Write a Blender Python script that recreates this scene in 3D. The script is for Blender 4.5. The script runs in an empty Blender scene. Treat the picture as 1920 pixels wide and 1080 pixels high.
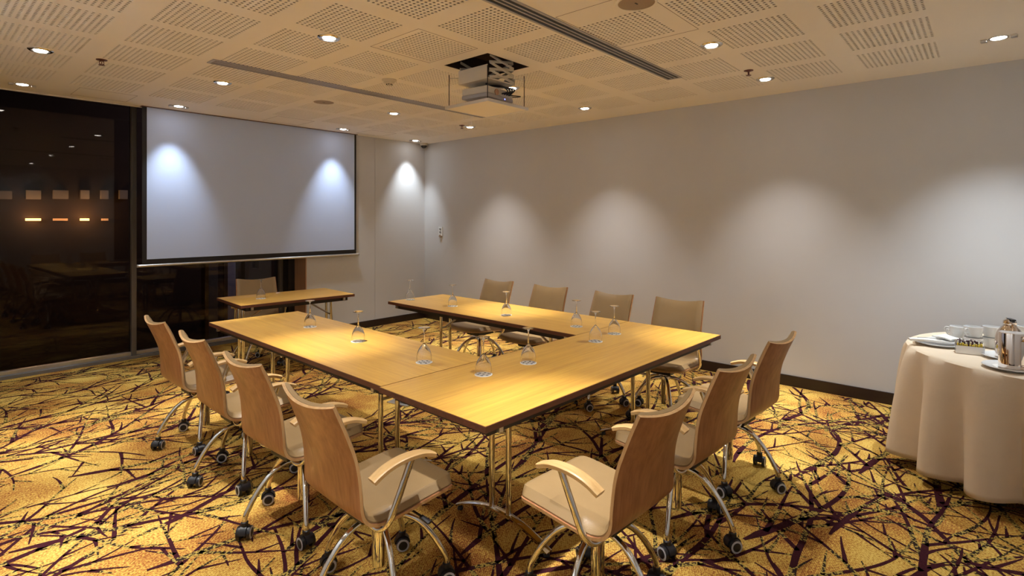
import bpy, bmesh, math, random
from mathutils import Vector, Matrix
R = math.radians
PI = math.pi
rnd = random.Random(7)
scene = bpy.context.scene
COL = scene.collection

# ------------------------------------------------------------------ camera, world, exposure
H = 2.734            # ceiling height
CAM = (-5.498, -6.673, 1.55)
YAW = 41.48          # viewing direction, degrees from +X
F_PX = 1014.6
cam_d = bpy.data.cameras.new('camera')
cam = bpy.data.objects.new('camera', cam_d)
COL.objects.link(cam)
cam.location = CAM
cam.rotation_euler = (R(90), 0, R(YAW - 90))
cam_d.sensor_width = 36.0
cam_d.lens = F_PX / 1920 * 36.0
cam_d.shift_y = -(540 - 411.3) / 1920
cam_d.shift_x = 2.5 / 1920
cam_d.clip_start = 0.05
scene.camera = cam

world = bpy.data.worlds.new('night')
scene.world = world
world.use_nodes = True
world.node_tree.nodes['Background'].inputs[0].default_value = (0.10, 0.09, 0.12, 1)
world.node_tree.nodes['Background'].inputs[1].default_value = 0.02

vs = scene.view_settings
vs.view_transform = 'Standard'
vs.look = 'None'
vs.gamma = 1.0
vs.use_curve_mapping = False
vs.exposure = 1.18

LAMP_WIDE = 50.0      # watt of the wide part of a downlight
LAMP_BEAM = 125.0      # watt of its narrow centre beam
LAMP_WASH = 48.0      # watt of the tilted wall washers

# ------------------------------------------------------------------ materials
def lin(c):
    return tuple(((v / 255) / 12.92 if v / 255 <= 0.04045 else ((v / 255 + 0.055) / 1.055) ** 2.4) for v in c)

def new_mat(name):
    m = bpy.data.materials.new(name)
    m.use_nodes = True
    nt = m.node_tree
    b = nt.nodes['Principled BSDF']
    return m, nt, b

def node(nt, typ, **kw):
    n = nt.nodes.new(typ)
    for k, v in kw.items():
        if hasattr(n, k):
            setattr(n, k, v)
        else:
            n.inputs[k].default_value = v
    return n

def simple(name, col, rough=0.5, metal=0.0, noise=0.0, scale=8.0, bump=0.0, bscale=120.0, spec=0.5, coat=0.0):
    """painted / plain material with a slight procedural tone variation"""
    m, nt, b = new_mat(name)
    b.inputs['Roughness'].default_value = rough
    b.inputs['Metallic'].default_value = metal
    b.inputs['Specular IOR Level'].default_value = spec
    b.inputs['Coat Weight'].default_value = coat
    tc = node(nt, 'ShaderNodeTexCoord')
    nz = node(nt, 'ShaderNodeTexNoise', Scale=scale, Detail=3.0)
    nt.links.new(tc.outputs['Object'], nz.inputs['Vector'])
    mx = node(nt, 'ShaderNodeMix', data_type='RGBA')
    d = 1 - noise
    mx.inputs[6].default_value = (col[0] * d, col[1] * d, col[2] * d, 1)
    mx.inputs[7].default_value = (min(1, col[0] * (1 + noise)), min(1, col[1] * (1 + noise)), min(1, col[2] * (1 + noise)), 1)
    nt.links.new(nz.outputs['Fac'], mx.inputs[0])
    nt.links.new(mx.outputs[2], b.inputs['Base Color'])
    if bump:
        n2 = node(nt, 'ShaderNodeTexNoise', Scale=bscale, Detail=2.0)
        nt.links.new(tc.outputs['Object'], n2.inputs['Vector'])
        bp = node(nt, 'ShaderNodeBump', Strength=bump, Distance=0.002)
        nt.links.new(n2.outputs['Fac'], bp.inputs['Height'])
        nt.links.new(bp.outputs['Normal'], b.inputs['Normal'])
    return m

def emis(name, col, strength):
    m, nt, b = new_mat(name)
    b.inputs['Base Color'].default_value = (*col, 1)
    b.inputs['Emission Color'].default_value = (*col, 1)
    b.inputs['Emission Strength'].default_value = strength
    return m

def wood(name, c1, c2, axis, rough=0.4, stretch=14.0, scale=6.0, coat=0.0):
    """straight-grained veneer; axis = grain direction in object space"""
    m, nt, b = new_mat(name)
    tc = node(nt, 'ShaderNodeTexCoord')
    mp = node(nt, 'ShaderNodeMapping')
    s = [stretch] * 3
    s[axis] = 0.7
    mp.inputs['Scale'].default_value = s
    nt.links.new(tc.outputs['Object'], mp.inputs['Vector'])
    n1 = node(nt, 'ShaderNodeTexNoise', Scale=scale, Detail=5.0, Roughness=0.62)
    nt.links.new(mp.outputs[0], n1.inputs['Vector'])
    n2 = node(nt, 'ShaderNodeTexNoise', Scale=scale * 0.25, Detail=2.0)
    nt.links.new(mp.outputs[0], n2.inputs['Vector'])
    ad = node(nt, 'ShaderNodeMath', operation='ADD')
    nt.links.new(n1.outputs['Fac'], ad.inputs[0])
    nt.links.new(n2.outputs['Fac'], ad.inputs[1])
    cr = node(nt, 'ShaderNodeValToRGB')
    cr.color_ramp.elements[0].position = 0.35
    cr.color_ramp.elements[0].color = (*c2, 1)
    cr.color_ramp.elements[1].position = 0.68
    cr.color_ramp.elements[1].color = (*c1, 1)
    hf = node(nt, 'ShaderNodeMath', operation='MULTIPLY')
    hf.inputs[1].default_value = 0.5
    nt.links.new(ad.outputs[0], hf.inputs[0])
    nt.links.new(hf.outputs[0], cr.inputs[0])
    nt.links.new(cr.outputs[0], b.inputs['Base Color'])
    b.inputs['Roughness'].default_value = rough
    b.inputs['Coat Weight'].default_value = coat
    b.inputs['Coat Roughness'].default_value = 0.25
    bp = node(nt, 'ShaderNodeBump', Strength=0.12, Distance=0.001)
    nt.links.new(n1.outputs['Fac'], bp.inputs['Height'])
    nt.links.new(bp.outputs['Normal'], b.inputs['Normal'])
    return m

M = {}
M['wall'] = simple('wall_paint', (0.60, 0.60, 0.615), 0.72, noise=0.03, scale=3, bump=0.10, bscale=260)
M['ceiling'] = simple('ceiling_paint', (0.90, 0.84, 0.76), 0.8, noise=0.02, scale=2)
M['plenum'] = simple('plenum_dark', (0.035, 0.018, 0.014), 0.9, noise=0.1)
M['base'] = simple('baseboard_dark_wood', (0.022, 0.010, 0.009), 0.35, noise=0.25, scale=12)
M['jamb'] = wood('jamb_brown_wood', (0.56, 0.33, 0.20), (0.46, 0.25, 0.15), 2, 0.45)
M['table'] = wood('oak_veneer_yellow', (0.64, 0.375, 0.065), (0.48, 0.245, 0.040), 0, 0.36, 16, 5, coat=0.06)
M['tedge'] = wood('dark_table_edge', (0.16, 0.055, 0.03), (0.09, 0.03, 0.018), 0, 0.4)
M['shell'] = wood('plywood_back_oak', (0.47, 0.215, 0.098), (0.29, 0.108, 0.044), 2, 0.38, 12, 6, coat=0.15)
M['plyedge'] = wood('plywood_edge', (0.60, 0.38, 0.18), (0.46, 0.26, 0.11), 2, 0.45)
M['arm'] = wood('armrest_oak', (0.66, 0.44, 0.20), (0.52, 0.31, 0.12), 1, 0.38, 14, 6, coat=0.15)
M['leather'] = simple('taupe_leather', (0.29, 0.19, 0.088), 0.38, noise=0.12, scale=9, bump=0.25, bscale=220)
M['chrome'] = simple('chrome', (0.80, 0.78, 0.75), 0.07, 1.0)
M['steel'] = simple('brushed_steel', (0.62, 0.61, 0.60), 0.28, 1.0)
M['mirror'] = simple('polished_steel', (0.88, 0.80, 0.74), 0.04, 1.0)
M['black'] = simple('black_plastic', (0.012, 0.011, 0.014), 0.4)
M['blackmetal'] = simple('black_underframe', (0.014, 0.010, 0.010), 0.45)
M['greyring'] = simple('grey_caster_tread', (0.50, 0.50, 0.55), 0.5)
M['white'] = simple('white_ceramic', (0.80, 0.81, 0.82), 0.18, coat=0.4)
M['paper'] = simple('white_paper', (0.82, 0.82, 0.80), 0.7)
M['print'] = simple('print_dark_blue', (0.035, 0.05, 0.06), 0.7)
M['cloth'] = simple('cream_tablecloth', (0.74, 0.61, 0.46), 0.85, noise=0.04, scale=14, bump=0.25, bscale=60)
M['screen'] = simple('screen_white', (0.54, 0.65, 0.94), 0.8)
M['screenblack'] = simple('screen_border', (0.008, 0.006, 0.007), 0.6)
M['alu'] = simple('aluminium', (0.72, 0.72, 0.74), 0.3, 0.9)
M['greyplas'] = simple('grey_plastic', (0.42, 0.40, 0.42), 0.4)
M['offwhite'] = simple('offwhite_plastic', (0.66, 0.60, 0.50), 0.45)
M['speaker'] = simple('speaker_grille', (0.36, 0.27, 0.19), 0.7, noise=0.1, scale=200)
M['copper'] = simple('sprinkler_copper', (0.16, 0.055, 0.045), 0.35, 0.6)
M['lens'] = emis('lamp_lens', (1.0, 0.98, 0.95), 14.0)
M['blueled'] = emis('blue_led', (0.1, 0.15, 1.0), 6.0)
M['whiteframe'] = simple('window_frame_grey', (0.17, 0.155, 0.145), 0.4, 0.3)
M['plinth'] = simple('grey_window_plinth', (0.20, 0.185, 0.175), 0.5)
M['yellowpaper'] = simple('yellow_sachet', (0.72, 0.55, 0.06), 0.6)
M['darksachet'] = simple('dark_sachet', (0.10, 0.05, 0.07), 0.6)

# clear glass
m, nt, b = new_mat('clear_glass')
b.inputs['Base Color'].default_value = (1, 1, 1, 1)
b.inputs['Transmission Weight'].default_value = 1.0
b.inputs['Roughness'].default_value = 0.0
b.inputs['IOR'].default_value = 1.45
M['glass'] = m
# window pane: fresnel mix of clear and mirror reflection
m, nt, b = new_mat('window_glass')
nt.nodes.remove(b)
out = nt.nodes['Material Output']
tr = node(nt, 'ShaderNodeBsdfTransparent')
tr.inputs[0].default_value = (0.62, 0.60, 0.58, 1)
gl = node(nt, 'ShaderNodeBsdfGlossy', Roughness=0.02)
gl.inputs[0].default_value = (0.9, 0.85, 0.8, 1)
fr = node(nt, 'ShaderNodeFresnel', IOR=1.33)
ms = node(nt, 'ShaderNodeMixShader')
nt.links.new(fr.outputs[0], ms.inputs[0])
nt.links.new(tr.outputs[0], ms.inputs[1])
nt.links.new(gl.outputs[0], ms.inputs[2])
nt.links.new(ms.outputs[0], out.inputs[0])
M['pane'] = m

# carpet: gold loop pile with rust clouds and a fine ribbed weave
def carpet_nodes(name, ramp, cloud=2.2, dark=None):
    m, nt, b = new_mat(name)
    tc = node(nt, 'ShaderNodeTexCoord')
    n1 = node(nt, 'ShaderNodeTexNoise', Scale=cloud, Detail=3.0, Roughness=0.55)
    n2 = node(nt, 'ShaderNodeTexNoise', Scale=110.0, Detail=1.0)
    for n in (n1, n2):
        nt.links.new(tc.outputs['Object'], n.inputs['Vector'])
    mp = node(nt, 'ShaderNodeMapping')
    mp.inputs['Rotation'].default_value = (0, 0, R(58))
    nt.links.new(tc.outputs['Object'], mp.inputs['Vector'])
    wv = node(nt, 'ShaderNodeTexWave', Scale=34.0, Distortion=2.5, Detail=2.0)
    wv.inputs['Detail Scale'].default_value = 3.0
    nt.links.new(mp.outputs[0], wv.inputs['Vector'])
    s1 = node(nt, 'ShaderNodeMath', operation='MULTIPLY_ADD')
    s1.inputs[1].default_value = 0.75
    nt.links.new(n2.outputs['Fac'], s1.inputs[0])
    s0 = node(nt, 'ShaderNodeMath', operation='MULTIPLY_ADD')
    s0.inputs[1].default_value = 0.8
    s0.inputs[2].default_value = -0.19
    nt.links.new(n1.outputs['Fac'], s0.inputs[0])
    nt.links.new(s0.outputs[0], s1.inputs[2])
    s2 = node(nt, 'ShaderNodeMath', operation='MULTIPLY_ADD')
    s2.inputs[1].default_value = 0.10
    nt.links.new(wv.outputs['Fac'], s2.inputs[0])
    nt.links.new(s1.outputs[0], s2.inputs[2])
    cr = node(nt, 'ShaderNodeValToRGB')
    cr.color_ramp.elements.remove(cr.color_ramp.elements[1])
    for i, (p, c) in enumerate(ramp):
        e = cr.color_ramp.elements[0] if i == 0 else cr.color_ramp.elements.new(p)
        e.position = p
        e.color = (*c, 1)
    nt.links.new(s2.outputs[0], cr.inputs[0])
    nt.links.new(cr.outputs[0], b.inputs['Base Color'])
    b.inputs['Roughness'].default_value = 0.95
    b.inputs['Specular IOR Level'].default_value = 0.1
    bp = node(nt, 'ShaderNodeBump', Strength=0.5, Distance=0.004)
    nt.links.new(s2.outputs[0], bp.inputs['Height'])
    nt.links.new(bp.outputs['Normal'], b.inputs['Normal'])
    return m
M['carpet'] = carpet_nodes('carpet_gold', [(0.40, (0.19, 0.050, 0.016)), (0.54, (0.37, 0.155, 0.038)), (0.67, (0.58, 0.35, 0.072)), (0.85, (0.74, 0.53, 0.14))])
M['branch'] = carpet_nodes('carpet_maroon', [(0.4, (0.030, 0.006, 0.010)), (0.9, (0.060, 0.012, 0.018))])
# speckled branch: small squares of dark and olive-gold
m, nt, b = new_mat('carpet_speckle')
tc = node(nt, 'ShaderNodeTexCoord')
vo = node(nt, 'ShaderNodeTexVoronoi', Scale=120.0)
nt.links.new(tc.outputs['Object'], vo.inputs['Vector'])
sp = node(nt, 'ShaderNodeSeparateColor')
nt.links.new(vo.outputs['Color'], sp.inputs[0])
cr = node(nt, 'ShaderNodeValToRGB')
cr.color_ramp.interpolation = 'CONSTANT'
cr.color_ramp.elements[0].color = (0.030, 0.018, 0.014, 1)
cr.color_ramp.elements[1].position = 0.52
cr.color_ramp.elements[1].color = (0.42, 0.30, 0.07, 1)
nt.links.new(sp.outputs[0], cr.inputs[0])
nt.links.new(cr.outputs[0], b.inputs['Base Color'])
b.inputs['Roughness'].default_value = 0.95
b.inputs['Specular IOR Level'].default_value = 0.1
M['speckle'] = m

# ------------------------------------------------------------------ mesh helpers
class MB:
    """collects shapes; build() links them as one mesh object"""
    def __init__(self):
        self.v, self.f, self.m = [], [], []
    def add(self, verts, faces, mi=0, mat=None):
        o = len(self.v)
        if mat is not None:
            verts = [tuple(mat @ Vector(p)) for p in verts]
        self.v += [tuple(p) for p in verts]
        self.f += [tuple(i + o for i in f) for f in faces]
        self.m += [mi] * len(faces)
        return self
    def box(self, x0, x1, y0, y1, z0, z1, mi=0, mat=None):
        v = [(x0, y0, z0), (x1, y0, z0), (x1, y1, z0), (x0, y1, z0), (x0, y0, z1), (x1, y0, z1), (x1, y1, z1), (x0, y1, z1)]
        f = [(0, 3, 2, 1), (4, 5, 6, 7), (0, 1, 5, 4), (1, 2, 6, 5), (2, 3, 7, 6), (3, 0, 4, 7)]
        return self.add(v, f, mi, mat)
    def lathe(self, prof, n=24, mi=0, mat=None, caps=True):
        """prof: list of (r, z)"""
        v, f = [], []
        for r, z in prof:
            for k in range(n):
                a = 2 * PI * k / n
                v.append((r * math.cos(a), r * math.sin(a), z))
        for i in range(len(prof) - 1):
            for k in range(n):
                a, b2 = i * n + k, i * n + (k + 1) % n
                f.append((a, b2, b2 + n, a + n))
        if caps:
            f.append(tuple(range(n - 1, -1, -1)))
            f.append(tuple(range((len(prof) - 1) * n, len(prof) * n)))
        return self.add(v, f, mi, mat)
    def ring(self, prof, n=24, mi=0, mat=None):
        """closed cross-section (r, z) revolved"""
        v, f = [], []
        p = len(prof)
        for r, z in prof:
            for k in range(n):
                a = 2 * PI * k / n
                v.append((r * math.cos(a), r * math.sin(a), z))
        for i in range(p):
            for k in range(n):
                a, b2 = i * n + k, i * n + (k + 1) % n
                c, d = ((i + 1) % p) * n + (k + 1) % n, ((i + 1) % p) * n + k
                f.append((a, b2, c, d))
        return self.add(v, f, mi, mat)
    def tube(self, pts, rx, ry=None, n=10, mi=0, up=(0, 0, 1), caps=True, square=False):
        """sweep an ellipse (rx sideways, ry along up) along pts"""
        ry = rx if ry is None else ry
        pts = [Vector(p) for p in pts]
        v, f = [], []
        up = Vector(up)
        m_ = len(pts)
        for i, p in enumerate(pts):
            t = (pts[min(i + 1, m_ - 1)] - pts[max(i - 1, 0)]).normalized()
            s = t.cross(up)
            if s.length < 1e-4:
                s = t.cross(Vector((0, 1, 0)))
            s.normalize()
            u = s.cross(t).normalized()
            for k in range(n):
                a = 2 * PI * (k + 0.5) / n
                ca, sa = math.cos(a), math.sin(a)
                if square:
                    e = 0.35
                    ca = math.copysign(abs(ca) ** e, ca)
                    sa = math.copysign(abs(sa) ** e, sa)
                v.append(tuple(p + s * (rx * ca) + u * (ry * sa)))
        for i in range(m_ - 1):
            for k in range(n):
                a, b2 = i * n + k, i * n + (k + 1) % n
                f.append((a, b2, b2 + n, a + n))
        if caps:
            f.append(tuple(range(n - 1, -1, -1)))
            f.append(tuple(range((m_ - 1) * n, m_ * n)))
        return self.add(v, f, mi)
    def mesh(self, name, mats, smooth=False, bevel=0):
        me = bpy.data.meshes.new(name)
        me.from_pydata(self.v, [], self.f)
        for mt in (mats if isinstance(mats, (list, tuple)) else [mats]):
            me.materials.append(mt)
        me.polygons.foreach_set('material_index', self.m)
        if bevel:
            bm = bmesh.new()
            bm.from_mesh(me)
            bmesh.ops.bevel(bm, geom=list(bm.edges), offset=bevel, segments=2, affect='EDGES', profile=0.7)
            bm.to_mesh(me)
            bm.free()
        else:
            bm = bmesh.new()
            bm.from_mesh(me)
            bmesh.ops.recalc_face_normals(bm, faces=list(bm.faces))
            bm.to_mesh(me)
            bm.free()
        if smooth:
            me.polygons.foreach_set('use_smooth', [True] * len(me.polygons))
            try:
                me.set_sharp_from_angle(angle=R(40))
            except Exception:
                pass
        me.update()
        return me
    def build(self, name, mats, parent=None, smooth=False, bevel=0):
        o = bpy.data.objects.new(name, self.mesh(name, mats, smooth, bevel))
        COL.objects.link(o)
        o.parent = parent
        return o

def link(name, me, parent=None, loc=(0, 0, 0), rz=0):
    o = bpy.data.objects.new(name, me)
    COL.objects.link(o)
    o.parent = parent
    o.location = loc
    o.rotation_euler = (0, 0, rz)
    return o

def tag(o, label=None, cat=None, group=None, kind=None):
    for k, v in (('label', label), ('category', cat), ('group', group), ('kind', kind)):
        if v:
            o[k] = v
    return o

def thing(name, loc=(0, 0, 0), rz=0.0, label=None, cat=None, group=None):
    o = bpy.data.objects.new(name, None)
    COL.objects.link(o)
    o.location = loc
    o.rotation_euler = (0, 0, rz)
    o.empty_display_size = 0.1
    return tag(o, label, cat, group)

def copy_tree(o, parent=None):
    c = o.copy()
    COL.objects.link(c)
    c.parent = parent
    for ch in list(o.children):
        copy_tree(ch, c)
    return c

def catmull(pts, n):
    """sample a Catmull-Rom spline through pts, n points per span"""
    P = [Vector(p) for p in pts]
    P = [P[0] * 2 - P[1]] + P + [P[-1] * 2 - P[-2]]
    out = []
    for i in range(1, len(P) - 2):
        for k in range(n):
            t = k / n
            a, b2, c, d = P[i - 1], P[i], P[i + 1], P[i + 2]
            out.append(0.5 * ((2 * b2) + (c - a) * t + (2 * a - 5 * b2 + 4 * c - d) * t * t + (3 * b2 - a - 3 * c + d) * t ** 3))
    out.append(P[-2])
    return out

def structure(o):
    o['kind'] = 'structure'
    return o

# ------------------------------------------------------------------ room shell
XL, YN, YG = -6.1, -8.3, 0.5      # left wall, wall behind the camera, window glass plane
XJ = -1.97                        # right end of the window recess
floor = structure(MB().box(XL, 0.0, YN, YG + 0.1, -0.06, 0.0).build('floor', M['carpet']))

# printed branch pattern of the carpet, a thin second pile layer
def grow(p, ang, length, width, level, z, rg):
    steps = max(5, int(length / 0.05))
    ds = length / steps
    pts, angs = [Vector((p[0], p[1]))], [ang]
    bend = rg.uniform(-0.035, 0.035)
    wander = 0.0
    for i in range(steps):
        wander = wander * 0.6 + rg.uniform(-0.07, 0.07)
        ang += wander * 0.7 + bend
        pts.append(pts[-1] + Vector((math.cos(ang), math.sin(ang))) * ds)
        angs.append(ang)
    L, Rr = [], []
    for i, q in enumerate(pts):
        t = i / steps
        w = max(0.009, width * (1 - 0.70 * t)) * (0.92 + 0.16 * rg.random())
        if level == 0:
            w *= min(1.0, 0.35 + t * 8)
        if i == steps:
            w *= 0.6
        n = Vector((-math.sin(angs[i]), math.cos(angs[i])))
        L.append(q + n * w / 2)
        Rr.append(q - n * w / 2)
    mb = speck if rg.random() < 0.4 else solid
    run = rg.randint(2, 7)
    for i in range(steps):
        run -= 1
        if run < 0:
            mb = solid if mb is speck else speck
            run = rg.randint(2, 6) if mb is speck else rg.randint(3, 9)
        qs = (L[i], Rr[i], Rr[i + 1], L[i + 1])
        if all(XL + 0.01 < q.x < -0.02 and YN + 0.01 < q.y < YG - 0.1 for q in qs) and not any(q.y > -0.02 and q.x > XJ - 0.02 for q in qs):
            o = len(mb.v)
            mb.v += [(q.x, q.y, z) for q in qs]
            mb.f.append((o, o + 1, o + 2, o + 3))
            mb.m.append(0)
    if level < 2:
        side = rg.choice((-1, 1))
        k = rg.uniform(0.15, 0.3) if level == 0 else rg.uniform(0.10, 0.2)
        while k < length * 0.92:
            i = min(steps, int(k / ds))
            a = angs[i] + side * rg.uniform(R(24), R(48))
            frac = 1 - 0.4 * k / length
            ll = length * rg.uniform(0.38, 0.62) * frac if level == 0 else rg.uniform(0.10, 0.24)
            grow(pts[i], a, ll, width * (0.60 if level == 0 else 0.74), level + 1, z, rg)
            side = -side
            k += rg.uniform(0.16, 0.30) if level == 0 else rg.uniform(0.12, 0.26)

rg = random.Random(21)
solid, speck = MB(), MB()
y = YN - 0.1
row = 0
while y < YG:
    x = XL - 1.4 + (row % 3) * 0.5
    while x < 0.2:
        grow((x + rg.uniform(-.15, .15), y + rg.uniform(-.06, .06)), rg.uniform(-0.42, 0.42), rg.uniform(1.3, 1.9), rg.uniform(0.034, 0.048), 0, 0.0006 + 0.0008 * rg.random(), rg)
        x += 0.92
    y += 0.325
    row += 1
def flat(mb, name, mat, parent):
    me = bpy.data.meshes.new(name)
    me.from_pydata(mb.v, [], mb.f)
    me.materials.append(mat)
    for p in me.polygons:
        pass
    o = bpy.data.objects.new(name, me)
    COL.objects.link(o)
    o.parent = parent
    o['kind'] = 'stuff'
    return o
tag(flat(solid, 'carpet_branch_pattern', M['branch'], floor), label='maroon branch pattern woven into the gold carpet')
tag(flat(speck, 'carpet_speckled_branch_pattern', M['speckle'], floor), label='speckled dark and olive branches woven into the carpet')

structure(MB().box(0.0, 0.12, YN, 0.62, 0, H + 0.35).build('wall_right', M['wall']))
structure(MB().box(XL - 0.12, XL, YN, YG + 0.12, 0, H + 0.35).build('wall_left', M['wall']))
structure(MB().box(XL - 0.12, 0.12, YN - 0.12, YN, 0, H + 0.35).build('wall_near', M['wall']))
wall_back = structure(MB().box(XJ + 0.02, 0.0, 0.02, 0.6, 0, H + 0.35).build('wall_back', M['wall']))
MB().box(XJ, -0.924, 0.0, 0.02, 0, H + 0.01).build('wall_panel', M['wall'], wall_back)
MB().box(-0.920, 0.0, 0.0, 0.02, 0, H + 0.01).build('wall_panel', M['wall'], wall_back)
structure(MB().box(XJ - 0.012, XJ, 0.004, 0.30, 0, H + 0.1).build('trim_1', M['jamb']))
structure(MB().box(-0.016, 0.0, YN, 0.0, 0, 0.10).build('baseboard_right', M['base'], bevel=0.003))
structure(MB().box(XJ + 0.0, -0.016, -0.016, 0.0, 0, 0.10).build('baseboard_back', M['base'], bevel=0.003))
structure(MB().box(XL, XL + 0.016, YN, YG - 0.1, 0, 0.10).build('baseboard_left', M['base']))
structure(MB().box(XL + 0.016, -0.016, YN, YN + 0.016, 0, 0.10).build('baseboard_near', M['base']))

# ------------------------------------------------------------------ windows in the recess
def window(name, x0, x1, mull):
    w = structure(thing(name, ((x0 + x1) / 2, YG, 0)))
    hx = (x1 - x0) / 2
    MB().box(-hx, hx, 0.0, 0.012, 0.07, H + 0.12).build('pane', M['pane'], w)
    MB().box(-hx, hx, -0.025, 0.035, 0.035, 0.075).build('bottom_rail', M['alu'], w, bevel=0.004)
    MB().box(-hx, hx, -0.03, 0.05, H + 0.08, H + 0.14).build('top_rail', M['blackmetal'], w)
    for mx_ in mull:
        MB().box(mx_ - 0.024, mx_ + 0.024, -0.05, 0.05, 0.03, H + 0.12).build('mullion', M['whiteframe'], w, bevel=0.004)
    return w
XM = -3.763
window('window_1', XL, XM, [])
window('window_2', XM, XJ, [-(XJ - XM) / 2, (XJ - XM) / 2 - 0.12])
structure(MB().box(XL, XJ - 0.012, YG - 0.06, YG + 0.06, 0, 0.034).build('trim_2', M['plinth'], bevel=0.003))
structure(MB().box(XJ - 0.10, XJ - 0.012, 0.30, YG + 0.06, 0, H + 0.1).build('trim_3', M['blackmetal']))
structure(MB().box(XL, XJ, 0.0, YG + 0.15, H + 0.14, H + 0.2).build('trim_4', M['plenum']))
structure(MB().box(XL, XJ, -0.012, 0.0, H - 0.012, H + 0.14).build('trim_5', M['offwhite']))

# ------------------------------------------------------------------ ceiling with perforated panels
PX, PY = 0.597, 0.590
NH = 15
PITCH = 0.0312
HALF = NH * PITCH / 2
cxs = [-0.69 - 0.599 * i for i in range(9)]
cys = [-0.865, -1.440, -2.030, -2.610, -3.175, -3.765, -4.370, -4.965, -5.565, -6.180]
LIFT = (3, 5)
BLANK = {(4, 7)}
ceil = MB()
xb = sorted([XL, 0.0] + [c - HALF for c in cxs] + [c + HALF for c in cxs])
yb = sorted([YN, 0.0] + [c - HALF for c in cys] + [c + HALF for c in cys])
for a in range(len(xb) - 1):
    for b_ in range(len(yb) - 1):
        xm, ym = (xb[a] + xb[a + 1]) / 2, (yb[b_] + yb[b_ + 1]) / 2
        ii = [i for i, c in enumerate(cxs) if abs(c - xm) < 0.01]
        jj = [j for j, c in enumerate(cys) if abs(c - ym) < 0.01]
        if ii and jj and (ii[0], jj[0]) not in BLANK:
            continue
        ceil.box(xb[a], xb[a + 1], yb[b_], yb[b_ + 1], H, H + 0.012)
ceiling = structure(ceil.build('ceiling', M['ceiling']))
pp = MB()
HR = 0.0092
for a in range(NH):
    for b_ in range(NH):
        x0, y0 = (a - (NH - 1) / 2) * PITCH, (b_ - (NH - 1) / 2) * PITCH
        o, h_ = [], PITCH / 2
        for k in range(8):
            ang = 2 * PI * k / 8
            ca, sa = math.cos(ang), math.sin(ang)
            s = h_ / max(abs(ca), abs(sa))
            o.append((x0 + ca * s, y0 + sa * s, 0))
        inn = [(x0 + HR * math.cos(2 * PI * k / 8), y0 + HR * math.sin(2 * PI * k / 8), 0) for k in range(8)]
        top = [(p[0], p[1], 0.003) for p in inn]
        f = [(k, (k + 1) % 8, 8 + (k + 1) % 8, 8 + k) for k in range(8)]
        f += [(8 + k, 8 + (k + 1) % 8, 16 + (k + 1) % 8, 16 + k) for k in range(8)]
        pp.add(o + inn + top, f)
pp.add([(-HALF, -HALF, 0.0035), (HALF, -HALF, 0.0035), (HALF, HALF, 0.0035), (-HALF, HALF, 0.0035)], [(0, 1, 2, 3)], 1)
ppm = bpy.data.meshes.new('perforated_panel')
ppm.from_pydata(pp.v, [], pp.f)
ppm.materials.append(M['ceiling'])
ppm.materials.append(M['plenum'])
ppm.polygons.foreach_set('material_index', pp.m)
for i, cx_ in enumerate(cxs):
    for j, cy_ in enumerate(cys):
        if (i, j) == LIFT or (i, j) in BLANK:
            continue
        link('perforated_panel', ppm, ceiling, (cx_, cy_, H))
structure(MB().box(XL, 0.1, YN, 0.0, H + 0.30, H + 0.34).build('ceiling_slab', M['plenum']))
for (x0, x1, y0, y1) in ((-2.95, -2.20, -5.32, -4.77), (-3.36, -2.84, -4.02, -3.50), (-4.42, -3.98, -0.56, -0.15), (-2.62, -2.17, -0.57, -0.17), (-1.35, -0.95, -0.55, -0.18)):
    g = MB()
    t = 0.0022
    for bx in ((x0, x1, y0, y0 + t), (x0, x1, y1 - t, y1), (x0, x0 + t, y0 + t, y1 - t), (x1 - t, x1, y0 + t, y1 - t)):
        g.box(bx[0], bx[1], bx[2], bx[3], H - 0.0008, H + 0.002)
    g.build('hatch_joint', M['copper'], ceiling)

# ------------------------------------------------------------------ lamps in the ceiling
def spot(name, parent, loc, rot, watt, size, blend, col, radius=0.03):
    d = bpy.data.lights.new(name, 'SPOT')
    d.energy = watt
    d.spot_size = R(size)
    d.spot_blend = blend
    d.color = col
    d.shadow_soft_size = radius
    o = bpy.data.objects.new(name, d)
    COL.objects.link(o)
    o.parent = parent
    o.location = loc
    o.rotation_euler = rot
    return o
LC = (1.0, 0.97, 0.92)
trim_me = MB().ring([(0.052, -0.002), (0.052, -0.007), (0.060, -0.009), (0.071, -0.004), (0.073, 0.0)], 28).mesh('trim_ring', M['chrome'], True)
cone_me = MB().ring([(0.038, 0.0), (0.040, -0.004), (0.052, -0.006), (0.052, -0.001)], 28).mesh('reflector', M['steel'], True)
lens_me = MB().lathe([(0.0405, -0.0045), (0.030, -0.008), (0.012, -0.010)], 24).mesh('lamp_lens', M['lens'], True)
wing_me = MB().box(-0.016, 0.016, -0.022, 0.022, -0.016, 0.0).mesh('gimbal_clip', M['steel'], bevel=0.003)
def downlight(x, y, label):
    t = thing('downlight', (x, y, H), 0, label, 'downlight', 'round recessed downlights')
    link('trim_ring', trim_me, t)
    link('reflector', cone_me, t)
    link('lamp_lens', lens_me, t)
    spot('lamp_glow', t, (0, 0, -0.02), (0, 0, 0), LAMP_WIDE, 85, 1.0, LC)
    spot('lamp_beam', t, (0, 0, -0.02), (0, 0, 0), LAMP_BEAM, 34, 1.0, LC)
    return t
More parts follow.
